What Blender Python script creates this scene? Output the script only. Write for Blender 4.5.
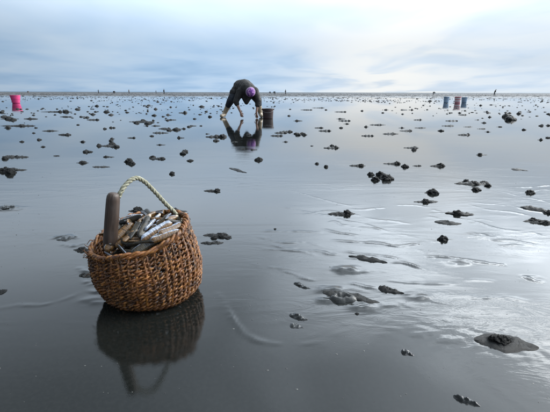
import bpy, bmesh, math, random
from mathutils import Vector, Matrix, noise, Euler

random.seed(7)
R = math.radians
scene = bpy.context.scene
for o in list(bpy.data.objects):
    bpy.data.objects.remove(o, do_unlink=True)
COL = scene.collection

# ------------------------------------------------------------------ camera
CAM_H = 0.65
PITCH = 15.4
ROLL = 0.16
LENS = 27.0
cam_data = bpy.data.cameras.new('camera')
cam_data.sensor_width = 36.0
cam_data.lens = LENS
cam_data.clip_start = 0.02
cam_data.clip_end = 20000
cam = bpy.data.objects.new('camera', cam_data)
COL.objects.link(cam)
CAM_M = (Matrix.Translation((0, 0, CAM_H)) @ Matrix.Rotation(R(90 - PITCH), 4, 'X') @ Matrix.Rotation(R(ROLL), 4, 'Z'))
cam.matrix_world = CAM_M
scene.camera = cam

# ------------------------------------------------------------------ world, sun, exposure
SUN_AZ, SUN_EL = 62.0, 27.0          # degrees right of the view axis, degrees up
SUN_DIR = Vector((math.sin(R(SUN_AZ)) * math.cos(R(SUN_EL)), math.cos(R(SUN_AZ)) * math.cos(R(SUN_EL)), math.sin(R(SUN_EL))))
scene.view_settings.view_transform = 'Standard'
scene.view_settings.look = 'None'
scene.view_settings.exposure = 0.0
scene.view_settings.gamma = 1.0
scene.view_settings.use_curve_mapping = False


class NT:
    """small helper for node graphs"""
    def __init__(self, tree):
        self.t = tree

    def n(self, kind, **kw):
        nd = self.t.nodes.new(kind)
        for k, v in kw.items():
            setattr(nd, k, v)
        return nd

    def put(self, sock, v):
        if isinstance(v, bpy.types.NodeSocket):
            self.t.links.new(v, sock)
        elif v is not None:
            if sock.type == 'RGBA' and isinstance(v, tuple) and len(v) == 3:
                v = (*v, 1)
            sock.default_value = v

    def math(self, op, a, b=None, clamp=False):
        nd = self.n('ShaderNodeMath', operation=op, use_clamp=clamp)
        self.put(nd.inputs[0], a)
        if b is not None:
            self.put(nd.inputs[1], b)
        return nd.outputs[0]

    def vmath(self, op, a, b=None):
        nd = self.n('ShaderNodeVectorMath', operation=op)
        self.put(nd.inputs[0], a)
        if b is not None:
            self.put(nd.inputs[1], b)
        return nd.outputs['Value'] if op in ('DOT_PRODUCT', 'LENGTH') else nd.outputs[0]

    def noise(self, vec, scale, detail=3, rough=0.5, dist=0.0):
        nd = self.n('ShaderNodeTexNoise')
        if vec is not None:
            self.put(nd.inputs['Vector'], vec)
        self.put(nd.inputs['Scale'], scale)
        self.put(nd.inputs['Detail'], detail)
        self.put(nd.inputs['Roughness'], rough)
        self.put(nd.inputs['Distortion'], dist)
        return nd.outputs['Fac']

    def ramp(self, v, lo, hi, a=0.0, b=1.0):
        nd = self.n('ShaderNodeMapRange', interpolation_type='SMOOTHSTEP')
        self.put(nd.inputs[0], v)
        for i, x in enumerate((lo, hi, a, b)):
            self.put(nd.inputs[i + 1], x)
        return nd.outputs[0]

    def mix(self, f, a, b, blend='MIX'):
        nd = self.n('ShaderNodeMix', data_type='RGBA', blend_type=blend)
        self.put(nd.inputs[0], f)
        self.put(nd.inputs[6], a)
        self.put(nd.inputs[7], b)
        return nd.outputs[2]

    def scale(self, col, f):
        nd = self.n('ShaderNodeVectorMath', operation='SCALE')
        self.put(nd.inputs[0], col)
        self.put(nd.inputs['Scale'], f)
        return nd.outputs[0]

    def mapping(self, vec, scale=(1, 1, 1), loc=(0, 0, 0), rot=(0, 0, 0)):
        nd = self.n('ShaderNodeMapping')
        self.put(nd.inputs[0], vec)
        nd.inputs['Location'].default_value = loc
        nd.inputs['Rotation'].default_value = rot
        nd.inputs['Scale'].default_value = scale
        return nd.outputs[0]


world = bpy.data.worlds.new('World')
scene.world = world
world.use_nodes = True
wt = world.node_tree
wt.nodes.clear()
W = NT(wt)
sky = W.n('ShaderNodeTexSky', sky_type='NISHITA')
sky.sun_disc = False
sky.sun_elevation = R(SUN_EL)
sky.sun_rotation = R(SUN_AZ)
sky.air_density = 1.0
sky.dust_density = 2.0
dirv = W.vmath('NORMALIZE', W.n('ShaderNodeTexCoord').outputs['Generated'])
sep = W.n('ShaderNodeSeparateXYZ')
W.put(sep.inputs[0], dirv)
dx, dy, dz = sep.outputs
up = W.math('MAXIMUM', dz, 0.0)
# overcast luminance rising with elevation
lum = W.math('SUBTRACT', W.math('ADD', 1.0, W.ramp(up, 0.09, 0.29, 0.0, 0.95)), W.ramp(up, 0.28, 0.60, 0.0, 1.12))
# cloud sheet seen in perspective
den = W.math('ADD', up, 0.09)
comb = W.n('ShaderNodeCombineXYZ')
W.put(comb.inputs[0], W.math('DIVIDE', dx, den))
W.put(comb.inputs[1], W.math('DIVIDE', dy, den))
cl = comb.outputs[0]
n1 = W.noise(W.mapping(cl, (0.34, 0.34, 1), (3.1, 7.7, 0), (0, 0, R(25))), 1.0, 4, 0.5, 0.4)
n2 = W.noise(W.mapping(cl, (0.9, 0.55, 1), (1.7, 2.2, 0), (0, 0, R(-20))), 1.0, 3, 0.45, 0.6)
mass = W.math('ADD', W.math('MULTIPLY', n1, 0.62), W.math('MULTIPLY', n2, 0.38))
sd = W.math('MAXIMUM', W.vmath('DOT_PRODUCT', dirv, tuple(SUN_DIR)), 0.0)
glow_wide = W.math('POWER', sd, 4.4)
n3 = W.noise(W.mapping(cl, (0.95, 0.80, 1), (5.3, 1.1, 0), (0, 0, R(32))), 1.0, 4, 0.5, 0.9)
gap = W.ramp(n3, 0.36, 0.60)                                          # 0 = thick blue-grey cloud, 1 = thin lit cloud
bank = W.ramp(dz, 0.18, 0.36, 0.0, 1.0)                               # the low bank near the horizon is thicker
thin = W.ramp(mass, 0.24, 0.72)
cloud_col = W.mix(thin, (0.28, 0.49, 0.77), (0.60, 0.74, 0.89))
cloud_col = W.mix(W.ramp(dz, 0.07, 0.30, 0.0, 0.9), cloud_col, (0.71, 0.82, 0.94))
low_dir = (math.sin(R(15)) * math.cos(R(2.5)), math.cos(R(15)) * math.cos(R(2.5)), math.sin(R(2.5)))
low = W.math('POWER', W.math('MAXIMUM', W.vmath('DOT_PRODUCT', dirv, low_dir), 0.0), 42.0)   # pale break in the bank right of centre
cloud_col = W.mix(W.math('MULTIPLY', low, W.ramp(n2, 0.36, 0.58, 0.45, 1.0)), cloud_col, (0.86, 0.88, 0.88))
white = W.math('MULTIPLY', glow_wide, W.math('ADD', 0.45, W.math('MULTIPLY', gap, 0.5)), clamp=True)
warm = W.mix(white, cloud_col, (0.93, 0.925, 0.89))
lit = W.math('MULTIPLY', W.math('MULTIPLY', glow_wide, bank), W.math('ADD', 0.40, W.math('MULTIPLY', gap, 0.9)))
bright = W.math('ADD', W.math('MULTIPLY', lum, 1.08), W.math('MULTIPLY', lit, 11.5))
bright = W.math('MULTIPLY', bright, W.ramp(W.vmath('DOT_PRODUCT', dirv, tuple(SUN_DIR)), -0.7, 0.5, 0.34, 1.0))   # sky dimmed away from the sun, added to darken sides facing the camera
clouds = W.scale(warm, bright)
nish = W.scale(sky.outputs[0], 0.10)
skycol = W.mix(W.ramp(mass, 0.30, 0.50, 0.86, 0.97), nish, clouds)
bg = W.n('ShaderNodeBackground')
W.put(bg.inputs['Color'], skycol)
bg.inputs['Strength'].default_value = 1.0
out = W.n('ShaderNodeOutputWorld')
wt.links.new(bg.outputs[0], out.inputs['Surface'])

sun_data = bpy.data.lights.new('sun', 'SUN')
sun_data.energy = 0.9
sun_data.angle = R(28)
sun_data.color = (1.0, 0.95, 0.88)
sun = bpy.data.objects.new('sun', sun_data)
COL.objects.link(sun)
sun.rotation_euler = (-SUN_DIR).to_track_quat('-Z', 'Y').to_euler()
sun.location = (6, 6, 8)

# ------------------------------------------------------------------ helpers
PXW, PXH = 550.0, 412.0
FPX = LENS / 36.0 * PXW


def ray(px, py):
    d = Vector(((px - PXW / 2) / FPX, -(py - PXH / 2) / FPX, -1.0))
    return (CAM_M.to_3x3() @ d).normalized()


def at(px, py, z=0.0):
    d = ray(px, py)
    t = (z - CAM_H) / d.z
    return Vector((0, 0, CAM_H)) + d * t


def at_y(px, py, y):
    d = ray(px, py)
    return Vector((0, 0, CAM_H)) + d * (y / d.y)


def px_size(p):
    """metres covered by one photo pixel at point p"""
    f = CAM_M.to_3x3() @ Vector((0, 0, -1))
    return (Vector(p) - Vector((0, 0, CAM_H))).dot(f) / FPX


def tag(o, label=None, cat=None, group=None, kind=None):
    if label: o['label'] = label
    if cat: o['category'] = cat
    if group: o['group'] = group
    if kind: o['kind'] = kind
    return o


def empty(name, loc=(0, 0, 0), rz=0.0, parent=None):
    o = bpy.data.objects.new(name, None)
    o.empty_display_size = 0.05
    COL.objects.link(o)
    o.location = loc
    o.rotation_euler = (0, 0, rz)
    o.parent = parent
    return o


def link(name, me, parent=None, loc=None, rot=None, scale=None):
    o = bpy.data.objects.new(name, me)
    COL.objects.link(o)
    o.parent = parent
    if loc is not None: o.location = loc
    if rot is not None: o.rotation_euler = rot
    if scale is not None: o.scale = scale
    return o


class MB:
    """collects vertices, faces and uvs of one mesh"""
    def __init__(self):
        self.v, self.f, self.uv = [], [], []

    def face(self, idx, uv=None):
        self.f.append(tuple(idx))
        self.uv.append(uv or [(0, 0)] * len(idx))

    def tube(self, pts, rad, sides=8, closed=False, cap=True, flat=1.0, up=None):
        pts = [Vector(p) for p in pts]
        n = len(pts)
        if not hasattr(rad, '__len__'): rad = [rad] * n
        b = len(self.v)
        length = 0.0
        lens = []
        prev_n = None
        for i in range(n):
            a = pts[(i - 1) % n] if closed or i > 0 else pts[i]
            c = pts[(i + 1) % n] if closed or i < n - 1 else pts[i]
            t = (c - a).normalized()
            if prev_n is None:
                ref = Vector(up) if up else (Vector((0, 0, 1)) if abs(t.z) < 0.9 else Vector((1, 0, 0)))
                nn = (ref - t * ref.dot(t)).normalized()
            else:
                nn = prev_n - t * prev_n.dot(t)
                nn = nn.normalized() if nn.length > 1e-6 else t.orthogonal().normalized()
            prev_n = nn
            bb = t.cross(nn)
            if i: length += (pts[i] - pts[i - 1]).length
            lens.append(length)
            for k in range(sides):
                an = 2 * math.pi * k / sides
                self.v.append(pts[i] + (nn * math.cos(an) * flat + bb * math.sin(an)) * rad[i])
        segs = n if closed else n - 1
        for i in range(segs):
            j = (i + 1) % n
            l0 = lens[i]
            l1 = lens[j] if j else length + (pts[0] - pts[-1]).length
            for k in range(sides):
                q = (k + 1) % sides
                self.face((b + i * sides + k, b + i * sides + q, b + j * sides + q, b + j * sides + k),
                          [(l0, k / sides), (l0, (k + 1) / sides), (l1, (k + 1) / sides), (l1, k / sides)])
        if cap and not closed:
            self.face([b + k for k in range(sides)][::-1])
            self.face([b + (n - 1) * sides + k for k in range(sides)])
        return self

    def lathe(self, prof, sides=24, wob=None):
        """prof: (radius, z) pairs; closed where the radius is 0"""
        b = len(self.v)
        n = len(prof)
        for i, (r, z) in enumerate(prof):
            for k in range(sides):
                an = 2 * math.pi * k / sides
                rr = r * (wob(an, z) if wob else 1)
                self.v.append(Vector((rr * math.cos(an), rr * math.sin(an), z)))
        for i in range(n - 1):
            for k in range(sides):
                q = (k + 1) % sides
                self.face((b + i * sides + k, b + i * sides + q, b + (i + 1) * sides + q, b + (i + 1) * sides + k),
                          [(k / sides, i / n), ((k + 1) / sides, i / n), ((k + 1) / sides, (i + 1) / n), (k / sides, (i + 1) / n)])
        return self

    def mesh(self, name, mat=None, smooth=True):
        me = bpy.data.meshes.new(name)
        me.from_pydata([tuple(v) for v in self.v], [], self.f)
        ul = me.uv_layers.new(name='UVMap')
        flat = []
        for u in self.uv:
            for p in u: flat.extend(p)
        ul.data.foreach_set('uv', flat)
        if smooth: me.polygons.foreach_set('use_smooth', [True] * len(me.polygons))
        if mat: me.materials.append(mat)
        me.update()
        return me

    def build(self, name, mat, parent=None, **kw):
        return link(name, self.mesh(name, mat), parent, **kw)


def catmull(pts, steps):
    P = [Vector(p) for p in pts]
    P = [P[0] * 2 - P[1]] + P + [P[-1] * 2 - P[-2]]
    res = []
    for i in range(1, len(P) - 2):
        for s in range(steps):
            t = s / steps
            a, b, c, d = P[i - 1], P[i], P[i + 1], P[i + 2]
            res.append(0.5 * ((2 * b) + (c - a) * t + (2 * a - 5 * b + 4 * c - d) * t * t + (3 * b - a - 3 * c + d) * t ** 3))
    res.append(P[-2])
    return res


def material(name):
    m = bpy.data.materials.new(name)
    m.use_nodes = True
    nt = NT(m.node_tree)
    b = m.node_tree.nodes['Principled BSDF']
    return m, nt, b


def set_bump(nt, b, h, strength=1.0, dist=1.0):
    nd = nt.n('ShaderNodeBump')
    nd.inputs['Strength'].default_value = strength
    nd.inputs['Distance'].default_value = dist
    nt.put(nd.inputs['Height'], h)
    nt.put(b.inputs['Normal'], nd.outputs[0])


# ------------------------------------------------------------------ materials
def mat_flat():
    m, n, b = material('wet_mud_flat')
    co = n.n('ShaderNodeTexCoord').outputs['Object']
    sp = n.n('ShaderNodeSeparateXYZ'); n.put(sp.inputs[0], co)
    big = n.noise(n.mapping(co, (0.8, 1.6, 1)), 1.0, 4, 0.55, 0.8)
    fine = n.noise(co, 90.0, 4, 0.65)
    grit = n.noise(co, 420.0, 2, 0.6)
    # drier, ribbed sand towards the tide line
    edge = n.noise(n.mapping(co, (0.012, 0.05, 1)), 1.0, 4, 0.6)
    far = n.ramp(n.math('ADD', sp.outputs[1], n.math('MULTIPLY', edge, 60.0)), 78.0, 118.0)
    col = n.mix(n.ramp(big, 0.3, 0.7), (0.004, 0.005, 0.0045), (0.008, 0.009, 0.008))
    col = n.mix(n.ramp(fine, 0.35, 0.75, 0.0, 0.40), col, (0.016, 0.017, 0.016))
    col = n.mix(n.math('MULTIPLY', far, 0.7), col, (0.085, 0.082, 0.08))
    n.put(b.inputs['Base Color'], col)
    patch = n.ramp(n.noise(n.mapping(co, (0.55, 1.5, 1), (4.0, 1.3, 0), (0, 0, R(-12))), 1.0, 4, 0.6, 0.9), 0.40, 0.64)
    rough = n.math('ADD', 0.012, n.math('MULTIPLY', patch, 0.045))
    rough = n.math('ADD', rough, n.math('MULTIPLY', far, 0.42))
    n.put(b.inputs['Roughness'], rough)
    n.put(b.inputs['Specular IOR Level'], n.math('SUBTRACT', 0.5, n.math('MULTIPLY', far, 0.42)))
    b.inputs['IOR'].default_value = 1.5
    # thin running water: slow swell everywhere, small flow ripples in patches
    swell = n.math('MULTIPLY', n.noise(n.mapping(co, (0.9, 2.2, 1)), 1.0, 3, 0.5, 0.5), n.ramp(sp.outputs[1], 2.0, 8.0, 0.0006, 0.0005))
    flow = n.noise(n.mapping(co, (5.5, 16.0, 1), (0, 0, 0), (0, 0, R(-14))), 1.0, 4, 0.6, 1.2)
    near = n.ramp(sp.outputs[1], 2.0, 7.0, 1.0, 0.08)
    flow = n.math('MULTIPLY', n.math('MULTIPLY', flow, patch), n.math('MULTIPLY', near, 0.0016))
    g = n.math('MULTIPLY', n.math('ADD', fine, grit), n.math('MULTIPLY', near, 0.00005))
    rib = n.math('MULTIPLY', n.math('MULTIPLY', n.noise(n.mapping(co, (0.7, 5.0, 1)), 1.0, 3, 0.6), far), 0.05)
    h = n.math('ADD', n.math('ADD', n.math('ADD', swell, flow), g), rib)
    set_bump(n, b, h)
    return m


def mat_mud(name, c0, c1, rough=0.3, bump=0.004, ior=1.45, scale=60):
    m, n, b = material(name)
    co = n.n('ShaderNodeTexCoord').outputs['Object']
    inf = n.n('ShaderNodeObjectInfo').outputs['Random']
    f = n.noise(co, scale, 5, 0.62)
    f2 = n.noise(co, scale * 4, 3, 0.6)
    col = n.mix(n.ramp(f, 0.32, 0.7), c0, c1)
    col = n.mix(n.math('MULTIPLY', inf, 0.35), col, (0.024, 0.022, 0.020))
    n.put(b.inputs['Base Color'], col)
    n.put(b.inputs['Roughness'], n.ramp(f2, 0.3, 0.7, rough * 0.6, rough * 1.4))
    b.inputs['IOR'].default_value = ior
    set_bump(n, b, n.math('ADD', f, n.math('MULTIPLY', f2, 0.35)), 1.0, bump)
    return m


def mat_fibre(name, cols, rough=0.55, bump=0.0012, along=40, around=9):
    m, n, b = material(name)
    uv = n.n('ShaderNodeUVMap').outputs[0]
    co = n.n('ShaderNodeTexCoord').outputs['Object']
    inf = n.n('ShaderNodeObjectInfo').outputs['Random']
    fib = n.noise(n.mapping(uv, (along, around, 1)), 1.0, 3, 0.6)
    blot = n.noise(co, 22.0, 3, 0.55)
    small = n.noise(co, 95.0, 3, 0.6)
    c = n.mix(n.ramp(blot, 0.32, 0.68), cols[0], cols[1])
    c = n.mix(n.ramp(small, 0.42, 0.72), c, cols[2])
    c = n.mix(n.math('MULTIPLY', n.ramp(inf, 0.3, 1.0), 0.6), c, cols[3])
    c = n.mix(n.ramp(fib, 0.25, 0.6, 0.55, 0.0), c, (0.012, 0.008, 0.006))
    n.put(b.inputs['Base Color'], c)
    n.put(b.inputs['Roughness'], n.ramp(fib, 0.3, 0.7, rough - 0.18, rough + 0.1))
    set_bump(n, b, n.math('ADD', fib, n.math('MULTIPLY', small, 0.6)), 1.0, bump)
    return m


def mat_shell():
    m, n, b = material('razor_clam_shell')
    uv = n.n('ShaderNodeUVMap').outputs[0]
    co = n.n('ShaderNodeTexCoord').outputs['Object']
    inf = n.n('ShaderNodeObjectInfo').outputs['Random']
    sp = n.n('ShaderNodeSeparateXYZ'); n.put(sp.inputs[0], uv)
    shift = n.n('ShaderNodeCombineXYZ'); n.put(shift.inputs[0], n.math('MULTIPLY', inf, 37.0))
    co2 = n.vmath('ADD', co, shift.outputs[0])
    blot = n.noise(co2, 28.0, 4, 0.6, 0.5)
    grow = n.noise(n.mapping(n.vmath('ADD', uv, shift.outputs[0]), (26.0, 1.6, 1)), 1.0, 3, 0.6)
    brown = n.mix(n.ramp(grow, 0.3, 0.7), (0.035, 0.018, 0.007), (0.160, 0.084, 0.028))
    dark = n.mix(n.ramp(blot, 0.35, 0.65), (0.008, 0.008, 0.008), (0.045, 0.036, 0.022))
    c = n.mix(n.ramp(n.math('FRACT', n.math('MULTIPLY', inf, 7.3)), 0.28, 0.42), dark, brown)
    # skin worn away along the hinge edge: pale, blue-white lime shows
    worn = n.math('ADD', sp.outputs[1], n.math('MULTIPLY', n.math('SUBTRACT', blot, 0.5), 0.55))
    worn = n.math('ADD', worn, n.math('MULTIPLY', n.math('SUBTRACT', n.math('FRACT', n.math('MULTIPLY', inf, 3.7)), 0.5), 0.7))
    wm = n.ramp(worn, 0.95, 1.05)
    pale = n.mix(n.ramp(grow, 0.35, 0.7), (0.14, 0.17, 0.23), (0.42, 0.46, 0.53))
    c = n.mix(wm, c, pale)
    n.put(b.inputs['Base Color'], c)
    n.put(b.inputs['Roughness'], n.ramp(blot, 0.3, 0.7, 0.07, 0.25))
    b.inputs['IOR'].default_value = 1.42
    set_bump(n, b, n.math('ADD', grow, n.math('MULTIPLY', blot, 0.5)), 1.0, 0.0012)
    return m


def mat_plain(name, col, rough=0.5, var=0.25, scale=14.0, bump=0.0, bscale=60.0, col2=None):
    m, n, b = material(name)
    co = n.n('ShaderNodeTexCoord').outputs['Object']
    f = n.noise(co, scale, 4, 0.6)
    c2 = col2 or tuple(x * (1 - var) for x in col)
    n.put(b.inputs['Base Color'], n.mix(n.ramp(f, 0.35, 0.68), col, c2))
    n.put(b.inputs['Roughness'], n.ramp(f, 0.3, 0.7, rough * 0.85, rough * 1.12))
    if bump: set_bump(n, b, n.noise(co, bscale, 4, 0.6), 1.0, bump)
    return m


M = {}
M['flat'] = mat_flat()
M['clod'] = mat_mud('wet_mud_clod', (0.007, 0.009, 0.010), (0.024, 0.025, 0.025), 0.45, 0.006, 1.3, 70)
M['tail'] = mat_mud('wet_sand_ridge', (0.009, 0.011, 0.012), (0.028, 0.030, 0.030), 0.42, 0.003, 1.36, 45)
M['wetsand'] = mat_mud('glossy_wet_sand', (0.018, 0.020, 0.020), (0.045, 0.046, 0.044), 0.30, 0.0009, 1.4, 40)
M['hummock'] = mat_plain('bared_sand', (0.10, 0.098, 0.095), 0.7, 0.4, 2.0)
M['hummock'].node_tree.nodes['Principled BSDF'].inputs['Specular IOR Level'].default_value = 0.1
M['weave'] = mat_fibre('woven_root_fibre', [(0.032, 0.010, 0.003), (0.190, 0.060, 0.009), (0.380, 0.158, 0.032), (0.012, 0.005, 0.003)])
M['rope'] = mat_fibre('twisted_rope', [(0.20, 0.19, 0.12), (0.32, 0.31, 0.22), (0.42, 0.41, 0.31), (0.14, 0.13, 0.08)], 0.7, 0.0012, 120, 6)
M['shell'] = mat_shell()
M['siphon'] = mat_plain('clam_flesh', (0.42, 0.33, 0.24), 0.3)
def mat_grip():
    m, n, b = material('weathered_wood_grip')
    co = n.n('ShaderNodeTexCoord').outputs['Object']
    g = n.noise(n.mapping(co, (130, 130, 9)), 1.0, 4, 0.6, 0.4)
    bl = n.noise(co, 16.0, 3, 0.5)
    c = n.mix(n.ramp(g, 0.3, 0.7), (0.026, 0.016, 0.011), (0.080, 0.050, 0.036))
    c = n.mix(n.ramp(bl, 0.4, 0.75, 0, 0.5), c, (0.10, 0.085, 0.078))
    n.put(b.inputs['Base Color'], c)
    b.inputs['Roughness'].default_value = 0.5
    set_bump(n, b, g, 1.0, 0.0012)
    return m


M['grip'] = mat_grip()

# ------------------------------------------------------------------ ground sheet
RIDGES = [   # photo polylines of low sand ridges / water-film edges: points, height (m), half width (m)
    ([(217, 292), (224, 303), (232, 318), (246, 335), (262, 342), (292, 345), (316, 343)], 0.0020, 0.008),
    ([(330, 240), (352, 242), (372, 243), (398, 246), (424, 243), (452, 240)], 0.004, 0.012),
    ([(388, 262), (404, 263), (420, 268), (436, 272)], 0.004, 0.011),
    ([(424, 256), (452, 258), (478, 262), (504, 265)], 0.006, 0.012),
    ([(352, 283), (372, 288), (384, 291)], 0.004, 0.010),
    ([(404, 294), (416, 293), (426, 299)], 0.004, 0.012),
    ([(526, 278), (538, 281), (550, 285)], 0.007, 0.012),
    ([(310, 213), (328, 211), (342, 213)], 0.004, 0.012),
    ([(352, 214), (372, 219), (392, 221), (410, 224)], 0.0025, 0.012),
    ([(0, 308), (20, 305), (40, 305), (62, 300), (84, 291)], 0.0010, 0.012),
    ([(470, 236), (492, 240), (515, 241), (540, 246)], 0.0025, 0.014),
    ([(250, 262), (262, 266), (280, 268), (296, 270)], 0.002, 0.012),
    ([(470, 205), (490, 210), (512, 212), (530, 216)], 0.002, 0.014),
    ([(395, 205), (420, 206), (440, 212)], 0.003, 0.014),
    ([(54, 238), (66, 236), (76, 238)], 0.006, 0.02),
    ([(62, 244), (72, 246), (84, 243)], 0.005, 0.015),
    ([(80, 268), (88, 272), (95, 270)], 0.006, 0.012),
    ([(84, 280), (90, 284), (98, 281)], 0.005, 0.010),
    ([(90, 290), (97, 292), (103, 289)], 0.004, 0.010),
]
_rr = random.Random(17)
for _k in range(46):
    _x, _y = _rr.uniform(285, 545), _rr.uniform(186, 305)
    _l = _rr.uniform(8, 34); _t = _rr.uniform(-.05, .30) * _l
    RIDGES.append(([(_x - _l, _y - _t), (_x - _l * .3, _y - _t * .3 + _rr.uniform(-2, 2)), (_x + _l * .4, _y + _t * .4 + _rr.uniform(-2, 2)), (_x + _l, _y + _t)], _rr.uniform(0.0012, 0.0035), _rr.uniform(0.007, 0.014)))
LUMPS = [    # photo x, y, radius x (m), radius y, height: low rises of the sand itself
    (347, 270, 0.06, 0.035, 0.012), (330, 290, 0.05, 0.02, 0.010), (363, 306, 0.045, 0.03, 0.010), (326, 300, 0.03, 0.018, 0.007),
    (420, 297, 0.035, 0.02, 0.007), (500, 345, 0.16, 0.09, 0.0022), (460, 262, 0.06, 0.03, 0.006),
    (480, 236, 0.07, 0.04, 0.006), (5, 209, 0.10, 0.05, 0.012), (96, 300, 0.05, 0.03, 0.003), (435, 330, 0.12, 0.08, 0.0012),
]


def prep_ridges():
    out_ = []
    for pts, hgt, wid in RIDGES:
        g = [at(*p) for p in pts]
        c = catmull(g, 6)
        out_.append((c, hgt, wid, min(p.x for p in c) - 4 * wid, max(p.x for p in c) + 4 * wid, min(p.y for p in c) - 4 * wid, max(p.y for p in c) + 4 * wid))
    return out_


RG = prep_ridges()
LP = [(at(a, b), rx, ry, h) for a, b, rx, ry, h in LUMPS]


def ground_z(x, y):
    z = 0.0
    if -6 < x < 8 and 0.2 < y < 8:
        z += 0.0012 * noise.noise(Vector((x * 1.1, y * 1.6, 0.3)))
        for c, hgt, wid, x0, x1, y0, y1 in RG:
            if x0 < x < x1 and y0 < y < y1:
                best = 1e9; bi = 0
                for i, p in enumerate(c):
                    d = (p.x - x) ** 2 + (p.y - y) ** 2
                    if d < best: best = d; bi = i
                # distance to the nearest segment
                p = c[bi]
                for q in (c[max(bi - 1, 0)], c[min(bi + 1, len(c) - 1)]):
                    s = q - p
                    L = s.x * s.x + s.y * s.y
                    if L > 0:
                        t = max(0, min(1, ((x - p.x) * s.x + (y - p.y) * s.y) / L))
                        best = min(best, (p.x + s.x * t - x) ** 2 + (p.y + s.y * t - y) ** 2)
                w = wid * (0.75 + 0.5 * noise.noise(Vector((x * 9, y * 9, 2))))
                endf = math.sin(math.pi * (bi + 0.5) / len(c)) ** 0.5
                z += hgt * endf * math.exp(-best / (w * w)) * max(0.0, 0.55 + 1.0 * noise.noise(Vector((x * 11, y * 11, 5))) + 0.7 * noise.noise(Vector((x * 45, y * 55, 9))))
        for p, rx, ry, h in LP:
            u = ((x - p.x) / rx) ** 2 + ((y - p.y) / ry) ** 2
            if u < 6:
                z += 0.75 * h * math.exp(-u * 1.3) * (0.8 + 0.9 * noise.noise(Vector((x * 26, y * 36, 1))) + 0.6 * noise.noise(Vector((x * 60, y * 75, 4))))
    return z


def axis(dense0, dense1, step, far_lo, far_hi, grow=1.12):
    a = []
    x = dense0
    while x < dense1:
        a.append(x); x += step
    s = step; x = a[-1]
    while x < far_hi:
        s *= grow; x += s; a.append(x)
    s = step; x = a[0]; lo = []
    while x > far_lo:
        s *= grow; x -= s; lo.append(x)
    return lo[::-1] + a


def build_ground():
    xs = axis(-1.6, 2.0, 0.0085, -9000, 9000)
    ys = axis(0.55, 3.2, 0.0085, -60, 9000)
    v = [(x, y, ground_z(x, y)) for y in ys for x in xs]
    nx = len(xs)
    f = [(j * nx + i, j * nx + i + 1, (j + 1) * nx + i + 1, (j + 1) * nx + i) for j in range(len(ys) - 1) for i in range(nx - 1)]
    me = bpy.data.meshes.new('tidal_flat')
    me.from_pydata(v, [], f)
    me.polygons.foreach_set('use_smooth', [True] * len(f))
    me.materials.append(M['flat'])
    o = link('tidal_flat', me)
    tag(o, 'wide wet grey mudflat mirroring the cloudy sky', kind='structure')


build_ground()


def build_sea():
    m, n, b = material('distant_sea')
    co = n.n('ShaderNodeTexCoord').outputs['Object']
    b.inputs['Base Color'].default_value = (0.035, 0.045, 0.055, 1)
    b.inputs['Roughness'].default_value = 0.6
    b.inputs['Specular IOR Level'].default_value = 0.15
    set_bump(n, b, n.noise(n.mapping(co, (0.05, 0.4, 1)), 1.0, 4, 0.6), 1.0, 1.6)
    mb = MB()
    N = 120
    rows = [(420, 1), (700, 0), (1500, 0), (4000, 0), (8900, 0)]
    for y, e in rows:
        for i in range(N + 1):
            x = (i / N - 0.5) * 17000
            yy = y + (60 * noise.noise(Vector((x * 0.004, 3.3, 0))) if e else 0)
            mb.v.append((x, yy, 0.006))
    for j in range(len(rows) - 1):
        for i in range(N):
            a = j * (N + 1) + i
            mb.face((a, a + 1, a + N + 2, a + N + 1))
    tag(mb.build('sea', m), 'thin dark strip of sea along the horizon', kind='structure')


build_sea()

# ------------------------------------------------------------------ basket
BC0, BC1 = Vector((-0.405, 1.262)), Vector((-0.447, 1.285))
ROWS = 15
STAKES = 50


def b_rim(th):
    return 0.198 + 0.030 * math.cos(th) + 0.026 * math.sin(th) + 0.006 * math.sin(3 * th + 1) + 0.003 * math.sin(7 * th)


def b_rad(v):
    pts = [(0.0, 0.118), (0.05, 0.136), (0.15, 0.150), (0.45, 0.164), (0.75, 0.160), (1.0, 0.151), (1.1, 0.153)]
    for (a, ra), (c, rc) in zip(pts, pts[1:]):
        if v <= c:
            t = (v - a) / (c - a)
            return ra + (rc - ra) * t
    return pts[-1][1]


def b_pt(th, v, dr=0.0, dzz=0.0):
    c = BC0.lerp(BC1, max(0, v) ** 1.4)
    r = b_rad(v) * (1 + 0.018 * math.sin(2 * th + 0.6) + 0.016 * math.sin(3 * th + 2.1) * v + 0.012 * math.sin(5 * th + 4 * v)) + dr
    return Vector((c.x + r * math.cos(th), c.y + r * math.sin(th), v * b_rim(th) + dzz))


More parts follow.
